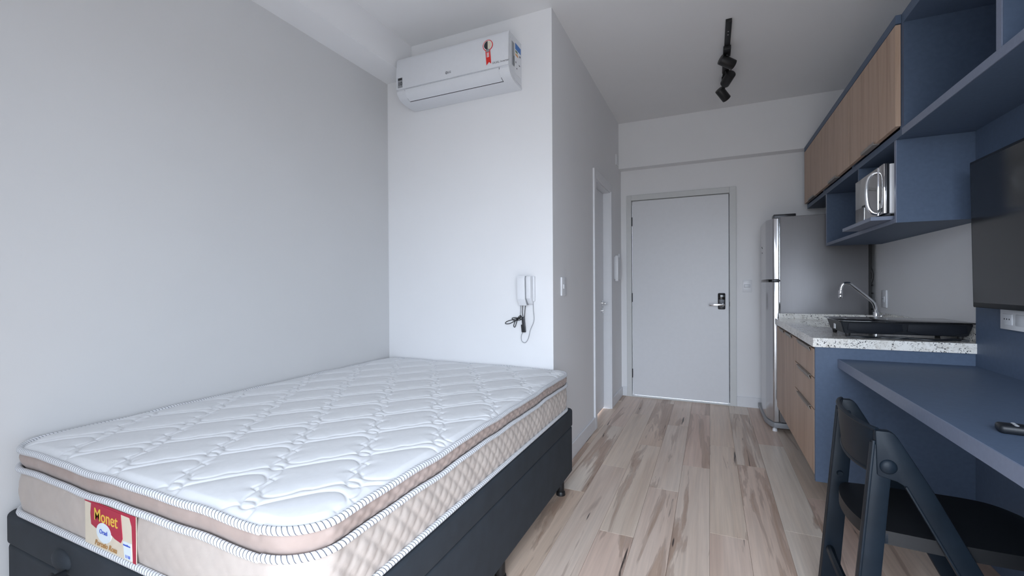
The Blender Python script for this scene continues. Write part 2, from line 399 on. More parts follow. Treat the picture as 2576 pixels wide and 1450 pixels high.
obj('key_cover', cyl(BM(), (.099, YF-.016, .928), (.099, YF-.022, .928), .008), 'matt_black', lk)
obj('latch', sbox(.162, .170, YF-.004, YF+.01, .94, .985), 'matt_black', d1)

# inner door
d2 = thing('door_2', 'narrow white inner door set back in corridor wall', 'door', (XC, 3.79, 0)); d2['kind'] = 'structure'
b = BM(); box(b, XC-.002, XC+.014, 3.44, 3.50, 0, 2.08, .003); box(b, XC-.002, XC+.014, 4.085, 4.135, 0, 2.08, .003); box(b, XC-.002, XC+.014, 3.50, 4.085, 2.01, 2.08, .003)
obj('casing', b, 'white_trim', d2, False)
b = BM(); box(b, XC-.12, XC, 3.47, 3.502, 0, 2.03); box(b, XC-.12, XC, 4.08, 4.11, 0, 2.03); box(b, XC-.12, XC, 3.502, 4.08, 2.0, 2.03)
obj('jamb', b, 'white_trim', d2, False)
obj('door_leaf', sbox(XC-.10, XC-.062, 3.504, 4.078, .012, 1.998, .002), 'white_trim', d2, False)
b = cyl(BM(), (XC-.064, 4.02, .985), (XC-.012, 4.02, .985), .009); cyl(b, (XC-.064, 4.02, .985), (XC-.056, 4.02, .985), .024); obox(b, (XC-.014, 4.03, .985), (XC-.014, 3.91, .985), .016, .012, .005, side=Vector((1, 0, 0)))
obj('lever_handle', b, 'chrome', d2)
obj('key_rose', cyl(cyl(BM(), (XC-.064, 4.02, .915), (XC-.054, 4.02, .915), .022), (XC-.054, 4.02, .915), (XC-.046, 4.02, .915), .009), 'chrome', d2)

# ================================================================== BED
BX0, BX1, BY0, BY1 = -2.045, -.735, .61, 2.445
def rrect(x0, x1, y0, y1, r, step=.006, seg=None):
    pts = []
    cs = [(x1-r, y0+r, -90), (x1-r, y1-r, 0), (x0+r, y1-r, 90), (x0+r, y0+r, 180)]
    na = max(6, int(r*math.pi/2/step))
    for i, (cx, cy, a) in enumerate(cs):
        for k in range(na+1):
            t = math.radians(a + 90*k/na); pts.append((cx+r*math.cos(t), cy+r*math.sin(t), math.cos(t), math.sin(t)))
        nx = cs[(i+1) % 4]; t = math.radians(a+90)
        p0 = Vector((cx+r*math.cos(t), cy+r*math.sin(t))); p1 = Vector((nx[0]+r*math.cos(t), nx[1]+r*math.sin(t)))
        n = max(1, int((p1-p0).length/step))
        for k in range(1, n):
            q = p0.lerp(p1, k/n); pts.append((q.x, q.y, math.cos(t), math.sin(t)))
    return np.array(pts)
def arcs(P):
    d = np.hypot(*(np.roll(P[:, :2], -1, 0)-P[:, :2]).T); s = np.concatenate([[0], np.cumsum(d)[:-1]]); return s, d.sum()
def band(P, rows, uvfun=None):
    """rows: list of (offset array, z array); closed around the path"""
    n = len(P); V = []
    for off, z in rows:
        off = np.broadcast_to(off, n); z = np.broadcast_to(z, n)
        V.append(np.stack([P[:, 0]+P[:, 2]*off, P[:, 1]+P[:, 3]*off, z], 1))
    V = np.concatenate(V); m = len(rows); F = []
    for j in range(m-1):
        for i in range(n):
            k = (i+1) % n; F.append((j*n+i, j*n+k, (j+1)*n+k, (j+1)*n+i))
    me = bpy.data.meshes.new('band'); me.from_pydata(V.tolist(), [], F); me.update()
    if uvfun:
        uv = me.uv_layers.new(name='UVMap'); data = []
        for j in range(m-1):
            for i in range(n):
                data += [*uvfun(i, j), *uvfun(i+1, j), *uvfun(i+1, j+1), *uvfun(i, j+1)]
        uv.data.foreach_set('uv', np.array(data, dtype=float).ravel())
    return me
def swag(s):   # gentle unevenness of the sewn edges
    return .0016*np.sin(s*9.0)+.0014*np.sin(s*17+1.3)+.001*np.sin(s*31+.4)
mt = thing('mattress', 'white quilted mattress with beige border and striped piping on dark base', 'mattress', ((BX0+BX1)/2, (BY0+BY1)/2, .44))
P = rrect(BX0, BX1, BY0, BY1, .11); s, L = arcs(P); sw = swag(s)
def diamonds(z, sp, w):
    u = (s+z)/sp; v = (s-z)/sp
    du = np.abs(u-np.round(u))*sp/1.414; dv = np.abs(v-np.round(v))*sp/1.414
    return 1-np.exp(-(np.minimum(du, dv)/w)**2)
# top panel with stitched relief
A0 = np.array([-.967, .701]); V1 = np.array([-.1126, .1595]); V2 = np.array([.1466, .1691])
mot = [
 [(0, 0), (.008, -.008), (.018, -.011), (.034, -.008), (.050, .004), (.064, .022), (.074, .046), (.096, .062), (.112, .088), (.128, .108), (.147, .116)],
 [(.147, .116), (.136, .126), (.127, .146), (.122, .172)], [(.122, .172), (.099, .178)],
 [(.099, .178), (.102, .196), (.095, .216), (.072, .233), (.046, .238), (.017, .223), (-.005, .199), (-.026, .174), (-.046, .150), (-.066, .126), (-.074, .114)],
 [(0, 0), (-.018, .010), (-.030, .030), (-.033, .058)], [(-.033, .058), (-.056, .062)],
 [(-.056, .062), (-.056, .082), (-.064, .102), (-.074, .114), (-.084, .123), (-.099, .128), (-.124, .121)],
 [(-.121, .115), (-.112, .105), (-.098, .100), (-.084, .102), (-.074, .114)],
]
crv = []
for c in mot:
    p = catmull([(a, b, 0) for a, b in c], 10); q = []
    for a, b in zip(p[:-1], p[1:]):
        n = max(1, int((b-a).length/.0025))
        q += [(a.lerp(b, k/n).x, a.lerp(b, k/n).y) for k in range(n)]
    crv.append(np.array(q))
crv = np.concatenate(crv)
GS = .0026; nx = int((BX1-BX0)/GS)+1; ny = int((BY1-BY0)/GS)+1
gx = np.linspace(BX0, BX1, nx); gy = np.linspace(BY0, BY1, ny); GX, GY = np.meshgrid(gx, gy, indexing='ij')
D = np.full((nx, ny), .06); wn = 13
for i in range(-14, 15):
    for j in range(-14, 15):
        o_ = A0 + i*V1 + j*V2
        if not (BX0-.3 < o_[0] < BX1+.3 and BY0-.3 < o_[1] < BY1+.3): continue
        for px, py in crv+o_:
            ix, iy = int((px-BX0)/GS), int((py-BY0)/GS)
            x0, x1, y0, y1 = max(ix-wn, 0), min(ix+wn+2, nx), max(iy-wn, 0), min(iy+wn+2, ny)
            if x0 >= x1 or y0 >= y1: continue
            d = np.hypot(GX[x0:x1, y0:y1]-px, GY[x0:x1, y0:y1]-py); sub = D[x0:x1, y0:y1]; np.minimum(sub, d, out=sub)
qx = np.abs(GX-(BX0+BX1)/2)-((BX1-BX0)/2-.11); qy = np.abs(GY-(BY0+BY1)/2)-((BY1-BY0)/2-.11)
sd = np.hypot(np.maximum(qx, 0), np.maximum(qy, 0))+np.minimum(np.maximum(qx, qy), 0)-.11   # <0 inside
Z = .6465 + .0135*(1-np.exp(-np.maximum(-sd, 0)/.035)) + (.0042*(1-np.exp(-(D/.0030)**1.6)) + .0042*(1-np.exp(-(D/.020)**1.4)))*np.clip(-sd/.03, 0, 1)
inside = sd < -.001
idx = -np.ones((nx, ny), int); idx[inside] = np.arange(inside.sum())
V = np.stack([GX[inside], GY[inside], Z[inside]], 1)
q = np.stack([idx[:-1, :-1], idx[1:, :-1], idx[1:, 1:], idx[:-1, 1:]], -1).reshape(-1, 4); q = q[(q >= 0).all(1)]
me = bpy.data.meshes.new('top_panel'); me.from_pydata(V.tolist(), [], q.tolist()); me.update()
obj('top_panel', me, 'fabric_white', mt, True, 180)
zz = np.linspace(.600, .645, 9)
rng = np.random.RandomState(2); qa = np.where(P[:, 3] < -.3, .22, 1.0)
wr = sum(a*np.sin(s*f+ph) for a, f, ph in zip(rng.rand(9), rng.uniform(25, 130, 9), rng.rand(9)*6))*.0009
rows = [(-.012, .588+sw), (-.008, .596+sw)]
for k, z in enumerate(zz):
    t = k/8; rows.append((-.006 + .007*math.sin(math.pi*t) + .0040*diamonds(z*1.25+.01, .042, .005)*qa + wr*math.sin(math.pi*t), z+sw))
obj('pillow_top_band', band(P, rows), 'band_brown', mt, True, 180)
zz = np.linspace(.456, .588, 24); rows = []
wr2 = sum(a*np.sin(s*f+ph) for a, f, ph in zip(rng.rand(9), rng.uniform(10, 60, 9), rng.rand(9)*6))*.0011
for k, z in enumerate(zz):
    t = k/23; rows.append((-.006 + .008*math.sin(math.pi*t) + .0042*diamonds(z*.95, .052, .006)*qa + wr2*math.sin(math.pi*t), z+sw*t))
obj('border_band', band(P, rows), 'band_beige', mt, True, 180)
def piping(z, r, off, amp, rz=None):
    m = 10; rz = rz or r; rows = []
    for k in range(m+1):
        a = 2*math.pi*k/m; rows.append((off+r*math.cos(a), z+amp+rz*math.sin(a)))
    return obj('piping', band(P, rows, lambda i, j: ((s[i % len(s)] if i < len(s) else L)/.0108, j/m*2)), 'piping', mt, True, 180)
piping(.648, .0085, .000, sw, .0095); piping(.591, .0085, .003, sw, .0085); piping(.4535, .0085, .002, sw*0, .0085)
# underside sheet
Pb = rrect(BX0+.006, BX1-.006, BY0+.006, BY1-.006, .10, .05); b = BM()
prism(b, [tuple(p[:2]) for p in Pb], 'z', .4435, .456); obj('underside', b, 'band_beige', mt)
# woven label on the foot end
LX, LZ = -1.545, .4635
lab = obj('label', sbox(LX, LX+.245, BY0-.006, BY0-.0035, LZ, LZ+.117), 'label_cream', mt, False, label='cream and crimson woven brand label')
def lb(name, poly, mat, lift): return obj(name, prism(BM(), [(LX+x, LZ+z) for x, z in poly], 'y', BY0-.006-lift, BY0-.0055), mat, lab, False)
lb('label_border', [(.000, .118), (.245, .118), (.245, .0), (.232, .0), (.228, .090), (.218, .110), (.0, .112)], 'label_red', .0006)
lb('label_flag', [(.035, .116), (.178, .112), (.186, .050), (.178, .038), (.150, .042), (.135, .048), (.070, .052), (.058, .050), (.034, .056), (.030, .085)], 'label_red', .0012)
cc = [(.098+.036*math.cos(t), .045+.026*math.sin(t)) for t in np.linspace(0, 2*math.pi, 24, endpoint=False)]
lb('label_emblem', cc, 'label_white', .0018)
lb('label_tag', [(.190, .046), (.226, .046), (.230, .004), (.196, .004)], 'label_white', .0016)
TX = lambda x, z, l: frame_m((LX+x, BY0-.0062-l, LZ+z), (1, 0, 0), (0, 0, 1))
text('lettering', 'Monet', .046, TX(.108, .086, .0016), 'label_gold', lab, bold=.0003, sx=.95)
text('lettering', 'Orsel', .017, TX(.098, .047, .0022), 'label_blue', lab)
text('lettering', 'Porcelo Rosa', .020, TX(.105, .012, .001), 'label_brown', lab, shear=.35, bold=.0003)
text('lettering', '1110', .011, TX(.212, .011, .002), 'label_blue', lab); text('lettering', 'monobloco', .007, TX(.208, .039, .002), 'label_blue', lab)

bb = thing('bed_base', 'charcoal suede box bed base on short black legs', 'bed base', ((BX0+BX1)/2, (BY0+BY1)/2, 0))
def padded(x0, x1, y0, y1, z0, z1, r, e):
    Pq = rrect(x0, x1, y0, y1, r, .03); rows = []
    for k in range(5): a = math.pi/2*k/4; rows.append((-e+e*math.sin(a), z0+e-e*math.cos(a)))
    for k in range(5): a = math.pi/2*k/4; rows.append((-e+e*math.cos(a), z1-e+e*math.sin(a)))
    me = band(Pq, rows); n = len(Pq); b = BM(); b.from_mesh(me); bpy.data.meshes.remove(me); b.verts.ensure_lookup_table()
    b.faces.new([b.verts[i] for i in range(n)][::-1]); b.faces.new([b.verts[9*n+i] for i in range(n)]); return b
obj('storage_box', padded(-2.047, -.722, .603, 2.448, .085, .344, .035, .010), 'bed_base', bb, True, 50)
obj('lid', padded(-2.047, -.720, .600, 2.450, .344, .4425, .035, .012), 'bed_base', bb, True, 50)
for x in (-1.99, -.752):
    for y in (.78, 1.54, 2.30):
        b = cyl(BM(), (x, y, .02), (x, y, .09), .019, bev=.001); cyl(b, (x, y, 0), (x, y, .022), .026, .022, bev=.003); obj('leg', b, 'matt_black', bb)
b = ball(BM(), (-1.665, .600, .385), .05, (1.0, .30, .62)); hd = obj('handle_pad', b, 'bed_base', bb)
obj('knob', cyl(cyl(BM(), (-1.625, .592, .362), (-1.625, .568, .362), .010), (-1.625, .568, .362), (-1.625, .556, .362), .018, .014, bev=.003), 'black_plastic', bb)

# ================================================================== AIR CONDITIONER
ax0, ax1 = -1.825, -1.035
ac = thing('air_conditioner', 'white split air conditioner with red ribbon sticker on wall', 'air conditioner', ((ax0+ax1)/2, YA, 2.33))
low = [tuple(p[:2]) for p in catmull([(2.272, 2.400, 0), (2.279, 2.378, 0), (2.300, 2.357, 0), (2.335, 2.344, 0), (2.385, 2.338, 0), (2.46, 2.336, 0)], 6)]
prof = [(2.46, 2.612), (2.300, 2.605), (2.285, 2.595)] + [(2.276, 2.5)] + low
obj('body', prism(BM(), prof, 'x', ax0+.006, ax1-.004), 'ac_white', ac, True, 30)
obj('front_panel', prism(BM(), [(2.290, 2.606), (2.276, 2.600), (2.268, 2.58), (2.262, 2.50), (2.262, 2.403), (2.275, 2.403), (2.28, 2.5), (2.29, 2.59)], 'x', ax0, ax1, .003), 'ac_white', ac, True, 40)
b = BM()
lower = [(y-.004, z-.003) for y, z in low[1:]]; prism(b, lower+[(y+.012, z+.012) for y, z in reversed(low[1:])], 'x', ax0, ax1, .001)
obj('lower_shell', b, 'ac_white', ac, True, 40)
def off_low(i0, i1, d):
    pts = low[i0:i1]; out = []
    for k, (y, z) in enumerate(pts):
        a = low[max(i0+k-1, 0)]; c = low[min(i0+k+1, len(low)-1)]; t = Vector((c[0]-a[0], c[1]-a[1])).normalized(); out.append((y-t.y*-1*d*-1 if False else y + t.y*d, z - t.x*d))
    return out
lou0, lou1 = 1, 17
gap = off_low(lou0, lou1+1, .0046); obj('louver_gap', prism(BM(), gap+[(y+.006, z+.006) for y, z in reversed(gap)], 'x', ax0+.0625, ax1-.0605), 'dark_gap', ac, True, 40)
lv = off_low(lou0, lou1, .0062); obj('louver', prism(BM(), lv+[(y+.006, z+.006) for y, z in reversed(lv)], 'x', ax0+.065, ax1-.063), 'ac_white', ac, True, 40)
obj('side_cap', prism(BM(), [(2.448, 2.60), (2.31, 2.595), (2.286, 2.50), (2.288, 2.41), (2.31, 2.372), (2.36, 2.355), (2.448, 2.352)], 'x', ax1-.008, ax1-.001), 'ac_white', ac, True, 40)
FY = 2.2612
bd = obj('ribbon_sticker', cyl(BM(), (-1.165, FY+.004, 2.537), (-1.165, FY-.0006, 2.537), .0315, n=32), 'sticker_red', ac, label='red round energy ribbon sticker')
obj('sticker_ring', cyl(BM(), (-1.165, FY+.003, 2.537), (-1.165, FY-.0009, 2.537), .0275, n=32), 'white_plastic', bd)
for sgn, mname in ((-1, 'ink'), (1, 'sticker_cream')):
    a0 = math.radians(90 if sgn < 0 else -90)
    obj('sticker_half', prism(BM(), [(-1.165+.024*math.cos(a0+t), 2.538+.024*math.sin(a0+t)) for t in np.linspace(0, math.pi, 16)], 'y', FY-.0014, FY), mname, bd, False)
obj('sticker_tail', prism(BM(), [(-1.180, 2.509), (-1.150, 2.509), (-1.1435, 2.428), (-1.158, 2.440), (-1.174, 2.424)], 'y', FY-.001, FY+.003), 'sticker_red', bd, False)
obj('sticker_base', sbox(-1.176, -1.154, FY-.0014, FY, 2.499, 2.516), 'grey_plastic', bd, False)
for z in (2.492, 2.485, 2.478, 2.471): obj('print_line', sbox(-1.172, -1.156, FY-.0014, FY, z-.002, z+.002), 'white_plastic', bd, False)
AT = lambda x, z: frame_m((x, FY-.0004, z), (1, 0, 0), (0, 0, 1))
text('lettering', 'DUAL Inverter', .017, AT(-1.083, 2.428), 'grey_ink', ac)
text('lettering', 'LG', .017, AT(-1.425, 2.436), 'grey_ink', ac, bold=.0004)
lg = obj('logo_disc', cyl(BM(), (-1.446, FY+.003, 2.437), (-1.446, FY-.0005, 2.437), .0085, n=24), 'grey_ink', ac)
text('lettering', 'G', .012, frame_m((-1.446, FY-.0009, 2.437), (1, 0, 0), (0, 0, 1)), 'white_plastic', lg)
wt = obj('warranty_sticker', sbox(-1.810, -1.775, FY-.0005, FY+.003, 2.412, 2.474), 'grey_plastic', ac, False)
obj('print_band', sbox(-1.808, -1.777, FY-.0009, FY, 2.458, 2.472), 'ink', wt, False)
text('lettering', '10', .032, AT(-1.792, 2.436), 'ink', wt, bold=.0008)
SX = ax1
def sidep(name, y0, y1, z0, z1, mname, lift=.001): return obj(name, sbox(SX-.002, SX+lift, y0, y1, z0, z1), mname, es, False)
es = obj('energy_label', sbox(SX-.002, SX+.0005, 2.355, 2.440, 2.395, 2.572), 'white_plastic', ac, False, label='energy rating label with blue header')
sidep('print_header', 2.357, 2.438, 2.535, 2.570, 'sticker_blue'); sidep('print_bar', 2.360, 2.392, 2.520, 2.530, 'sticker_green'); sidep('print_bar', 2.360, 2.396, 2.510, 2.519, 'sticker_cream'); sidep('print_bar', 2.360, 2.400, 2.500, 2.509, 'sticker_orange')
sidep('print_mark', 2.42, 2.432, 2.512, 2.522, 'ink'); sidep('print_mark', 2.362, 2.37, 2.455, 2.465, 'ink'); sidep('print_mark', 2.41, 2.426, 2.458, 2.464, 'ink'); sidep('print_mark', 2.375, 2.385, 2.425, 2.432, 'ink')
obj('rating_plate', sbox(SX-.002, SX+.0006, 2.312, 2.345, 2.425, 2.56), 'grey_plastic', ac, False)
obj('barcode', sbox(SX-.002, SX+.0012, 2.334, 2.343, 2.428, 2.485), 'ink', ac, False)

# ================================================================== INTERCOM ON AC WALL
ic = thing('intercom_handset', 'white wall intercom handset with bundled dark cords', 'intercom', (-1.02, YA, .86))
obj('wall_plate', sbox(-1.030, -.955, YA-.022, YA, 1.055, 1.205, .004), 'white_plastic', ic)
obj('cradle', prism(BM(), [(YA-.02, 1.208), (YA-.060, 1.206), (YA-.066, 1.19), (YA-.062, 1.075), (YA-.030, 1.04), (YA-.02, 1.04)], 'x', -.993, -.963, .003), 'white_plastic', ic)
obj('handset', prism(BM(), [(YA-.02, 1.21), (YA-.066, 1.21), (YA-.075, 1.19), (YA-.070, 1.07), (YA-.045, 1.03), (YA-.02, 1.03)], 'x', -1.046, -.9965, .004), 'white_plastic', ic)
obj('seam', prism(BM(), [(YA-.02, 1.206), (YA-.064, 1.206), (YA-.070, 1.19), (YA-.066, 1.072), (YA-.040, 1.034), (YA-.02, 1.034)], 'x', -.9968, -.9928), 'grey_plastic', ic, False)
def cord(name, pts, r, mat, par, k=8): return obj(name, tube(BM(), catmull(pts, k), r, 7), mat, par)
yw = YA-.012
cord('cord', [(-1.044, yw, 1.06), (-1.050, yw, .985), (-1.050, yw, .962), (-1.045, yw, .955)], .0022, 'grey_plastic', ic)
cord('cord', [(-1.030, yw-.01, 1.035), (-1.034, yw-.008, .99), (-1.030, yw-.008, .965)], .0022, 'matt_black', ic)
cord('cord', [(-1.012, yw-.01, 1.04), (-1.018, yw-.008, .985), (-1.020, yw-.008, .96)], .0022, 'matt_black', ic)
loop = [(-1.05, yw, .955), (-1.09, yw, .945), (-1.14, yw, .930), (-1.150, yw, .916), (-1.12, yw, .918), (-1.07, yw-.004, .945), (-1.045, yw-.004, .965), (-1.055, yw, .966), (-1.085, yw-.004, .93), (-1.093, yw-.004, .902), (-1.085, yw, .900), (-1.07, yw, .94), (-1.04, yw-.006, .962), (-1.043, yw-.006, .945), (-1.09, yw-.006, .938), (-1.103, yw-.006, .95), (-1.08, yw-.006, .955), (-1.035, yw-.006, .945)]
cord('cord_bundle', loop, .0024, 'matt_black', ic, 10)
b = obox(BM(), (-1.028, yw-.010, .962), (-1.020, yw-.010, .868), .018, .016, .004, side=Vector((0, 1, 0)))
obj('connector', b, 'dark_metal', ic)
obj('connector', obox(BM(), (-1.035, yw-.010, .915), (-1.030, yw-.010, .868), .014, .014, .004), 'dark_metal', ic)
cord('cord', [(-.978, yw, 1.075), (-.968, yw, 1.05), (-.965, yw, 1.0), (-.962, yw, .94), (-.985, yw, .885), (-1.0, yw, .83), (-1.02, yw, .805), (-1.042, yw, .815), (-1.045, yw, .845), (-1.033, yw, .872)], .0018, 'grey_plastic', ic)

# ================================================================== SWITCHES, PLATES, WALL PHONE
def plate_x(name, label, x, dx, y0, y1, z0, z1, by=(.3, .7), bz=(.38, .62), cat='light switch'):
    o = thing(name, label, cat, (x, (y0+y1)/2, z0)); xx = x+dx
    obj('cover_plate', sbox(min(x, xx), max(x, xx), y0, y1, z0, z1, .002), 'white_plastic', o)
    ly, lz = y1-y0, z1-z0
    obj('rocker', sbox(min(xx-dx*.4, xx+dx*.5), max(xx-dx*.4, xx+dx*.5), y0+ly*by[0], y0+ly*by[1], z0+lz*bz[0], z0+lz*bz[1], .0015), 'ac_white', o)
    return o
plate_x('light_switch', 'white light switch beside the bed on the corridor wall', XC, .009, 2.605, 2.695, 1.085, 1.200)
sw2 = thing('light_switch', 'white light switch between entry door and fridge', 'light switch', (.313, YF, 1.075))
obj('cover_plate', sbox(.275, .352, YF-.009, YF, 1.075, 1.190, .002), 'white_plastic', sw2)
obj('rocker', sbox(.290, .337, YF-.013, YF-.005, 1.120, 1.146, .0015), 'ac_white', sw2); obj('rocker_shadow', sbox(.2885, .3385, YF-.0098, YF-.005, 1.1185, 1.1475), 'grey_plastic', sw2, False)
plate_x('wall_plate', 'small white blank plate high on the corridor wall', XC, .009, 4.36, 4.45, 2.335, 2.437, cat='wall plate')
so = thing('power_outlet', 'white power outlet above the granite worktop', 'outlet', (XR, 3.79, .985))
obj('cover_plate', sbox(XR-.009, XR, 3.742, 3.835, .985, 1.104, .002), 'white_plastic', so)
obj('socket', sbox(XR-.012, XR-.006, 3.768, 3.812, 1.020, 1.062, .002), 'ac_white', so)
for y in (3.778, 3.790, 3.802): obj('pin_hole', cyl(BM(), (XR-.0125, y, 1.045), (XR-.010, y, 1.045), .0025, n=8), 'ink', so)
ph = thing('wall_phone', 'slim white wall phone panel near the entry door', 'phone', (XC, 4.39, 1.205))
obj('phone_base', sbox(XC, XC+.024, 4.27, 4.52, 1.205, 1.425, .006), 'white_plastic', ph)
arc = [(4.272, 1.435)] + [(4.275+.085*math.sin(math.pi*t)**.8, 1.425-.235*t) for t in np.linspace(.04, .96, 14)] + [(4.272, 1.185), (4.258, 1.19), (4.258, 1.43)]
obj('handset', prism(BM(), arc, 'x', XC+.012, XC+.040, .004), 'white_plastic', ph)
obj('handset_gap', prism(BM(), [(y+.004, z) for y, z in arc[1:-3]]+[(4.28, 1.32)], 'x', XC+.022, XC+.0255), 'grey_plastic', ph, False)
obj('call_button', sbox(XC+.022, XC+.028, 4.40, 4.42, 1.275, 1.283, .001), 'ink', ph)
plate_x('wall_plate', 'small white plate at the top corner of the wall phone', XC, .009, 4.49, 4.57, 1.385, 1.465, cat='wall plate')

# ================================================================== TRACK LIGHT
tl = thing('track_light', 'black ceiling track with three cylinder spotlights', 'track light', (.11, 3.45, ZC))
obj('track', sbox(.092, .127, 3.02, 3.93, ZC-.022, ZC, .002), 'matt_black', tl)
for y in (3.13, 3.17): obj('screw', cyl(BM(), (.11, y, ZC-.0225), (.11, y, ZC-.024), .004, n=10), 'aluminium', tl)
def spot(y, d, c):
    h = obj('adapter', sbox(.086, .133, y-.085, y+.03, ZC-.045, ZC-.018, .004), 'matt_black', tl)
    c = Vector(c); d = Vector(d).normalized()
    obj('stem', cyl(BM(), (.11, y, ZC-.04), c, .009, n=12), 'matt_black', h)
    b = BM(); cyl(b, c-d*.052, c+d*.052, .034, n=32, bev=.003); cyl(b, c+d*.053, c+d*.044, .029, n=24)
    sh = obj('spot_head', b, 'matt_black', tl); obj('lens', cyl(BM(), c+d*.0515, c+d*.054, .027, n=24), 'grey_plastic', sh)
spot(3.40, (.75, .40, -.34), (.112, 3.42, ZC-.085))
spot(3.66, (-.36, .74, -.30), (.126, 3.70, ZC-.085))
spot(3.88, (.50, .48, -.58), (.098, 3.93, ZC-.105))

# ================================================================== FRIDGE
fr = thing('refrigerator', 'grey steel two-door refrigerator beside entry door', 'refrigerator', (.72, 4.28, 0))
obj('body', sbox(.492, 1.045, 3.955, 4.60, .075, 1.672, .006), 'fridge_side', fr)
dp = [(.484, 3.950), (.452, 3.950), (.444, 3.958), (.428, 4.010)] + [(.412-.006*math.sin(math.pi*t), 4.06+.44*t) for t in np.linspace(0, 1, 7)] + [(.428, 4.555), (.45, 4.60), (.484, 4.60)]
obj('freezer_door', prism(BM(), dp, 'z', 1.186, 1.660, .003), 'fridge_door', fr, True, 20)
obj('fridge_door', prism(BM(), dp, 'z', .075, 1.166, .003), 'fridge_door', fr, True, 20)
obj('door_gasket', sbox(.482, .494, 3.965, 4.59, .08, 1.655), 'dark_gap', fr, False)
obj('edge_trim', sbox(.4865, .492, 3.9505, 3.957, .085, 1.66), 'chrome', fr, False)
obj('mid_hinge', sbox(.445, .492, 3.948, 4.02, 1.168, 1.184, .003), 'dark_metal', fr)
obj('hinge_cover', sbox(.452, .60, 3.965, 4.08, 1.661, 1.692, .004), 'dark_metal', fr)
obj('base_grille', prism(BM(), [(.395, 4.58), (.400, 4.10), (.425, 4.00), (.452, 3.955), (.62, 3.955), (.62, 4.58)], 'z', .028, .068, .003), 'grey_plastic', fr)
obj('kick_strip', sbox(.50, 1.04, 3.957, 4.59, .04, .076), 'dark_metal', fr)
obj('foot', cyl(cyl(BM(), (.458, 3.975, 0), (.458, 3.975, .022), .018, .015), (.458, 3.975, .02), (.458, 3.975, .035), .008), 'white_plastic', fr)
obj('foot', cyl(BM(), (1.0, 3.985, 0), (1.0, 3.985, .045), .015), 'matt_black', fr); obj('foot', cyl(BM(), (.5, 4.55, 0), (.5, 4.55, .035), .015), 'matt_black', fr); obj('foot', cyl(BM(), (1.0, 4.55, 0), (1.0, 4.55, .045), .015), 'matt_black', fr)
cn = obj('condenser', sbox(1.044, 1.062, 3.968, 4.57, .35, 1.45), 'matt_black', fr, False)
for k in range(12): obj('coil', cyl(BM(), (1.072, 3.966, .50+k*.058), (1.072, 4.57, .50+k*.058), .004, n=8), 'matt_black', cn)
for y in (4.0, 4.28, 4.55): obj('bracket', sbox(1.060, 1.072, y-.006, y+.006, .36, 1.16), 'matt_black', cn, False)
cord('power_cord', [(1.05, 4.0, 1.30), (1.07, 3.985, 1.24), (1.072, 3.985, 1.18), (1.06, 3.99, 1.14)], .006, 'matt_black', fr)
for y, z in ((4.30, 1.455), (4.335, 1.465), (4.31, 1.415)): obj('logo_mark', sbox(.4045, .409, y-.007, y+.007, z-.005, z+.005), 'ink', fr, False)

# ================================================================== BASE CABINETS, WORKTOP, SINK, FAUCET
XF, YP, ZB = .459, 2.53, .195
def lip(x, y0, y1, z, parent, down=.022, out=.012):
    b = box(BM(), x-out, x+.004, y0, y1, z-.0025, z); prism(b, [(x-out, z), (x-out+.0025, z), (x-.001, z-down), (x-.0035, z-down)], 'y', y0, y1)
    return obj('handle', b, 'handle', parent, False)
c1 = thing('base_cabinet', 'slate blue cabinet with three oak drawers beside the desk', 'cabinet', (.77, 2.81, ZB), 'base cabinets under the worktop')
b = BM(); box(b, XF+.021, XR, YP+.02, 3.085, ZB+.02, ZB+.038); box(b, XF+.021, XR, 3.067, 3.085, ZB+.038, .845); box(b, XR-.012, XR, YP+.02, 3.067, ZB+.038, .845); box(b, XF+.03, XF+.09, YP+.02, 3.067, .826, .845)
obj('carcass', b, 'slate', c1, False)
obj('end_panel', sbox(XF+.001, XR, YP, YP+.019, ZB, .8465, .001), 'slate', c1, False)
for z0, z1 in ((.540, .689), (.694, .832), (.222, .535)):
    dr = obj('drawer', sbox(XF, XF+.019, YP+.021, 3.083, z0, z1, .001), 'wood', c1, False)
    lip(XF, 2.63, 2.96, z1+.003, dr)
c2 = thing('base_cabinet', 'slate blue cabinet with oak doors between drawers and fridge', 'cabinet', (.77, 3.47, ZB), 'base cabinets under the worktop')
b = BM(); box(b, XF+.021, XR, 3.086, 3.86, ZB+.02, ZB+.038); box(b, XF+.021, XR, 3.842, 3.86, ZB+.038, .845); box(b, XR-.012, XR, 3.086, 3.842, ZB+.038, .845)
obj('carcass', b, 'slate', c2, False)
for y0, y1, h0, h1 in ((3.087, 3.472, 3.19, 3.40), (3.476, 3.86, 3.50, 3.66)):
    dr = obj('door', sbox(XF, XF+.019, y0, y1, .222, .832, .001), 'wood', c2, False); lip(XF, h0, h1, .835, dr)

wk = thing('granite_worktop', 'thick speckled white granite worktop with black flecks', 'worktop', (.77, 3.2, .847))
sx0, sx1, sy0, sy1 = .560, .940, 3.18, 3.60
b = BM(); box(b, .449, sx0, 2.518, 3.875, .847, .890); box(b, sx1, XR, 2.518, 3.875, .847, .890); box(b, sx0, sx1, 2.518, sy0, .847, .890); box(b, sx0, sx1, sy1, 3.875, .847, .890)
bmesh.ops.remove_doubles(b, verts=b.verts, dist=1e-5)
obj('slab', b, 'granite', wk, False)
tag(obj('granite_backsplash', sbox(XR-.022, XR, 2.54, 3.875, .890, .948, .001), 'granite', None, False), 'low speckled granite strip along the wall behind the cooktop', 'backsplash')
tag(obj('granite_side_splash', sbox(.475, XR-.0225, 3.853, 3.873, .890, .928, .001), 'granite', None, False), 'low speckled granite strip beside the refrigerator side', 'backsplash')
sk = thing('sink', 'stainless undermount sink basin in the worktop', 'sink', (.75, 3.39, .71))
b = BM(); t_ = .004
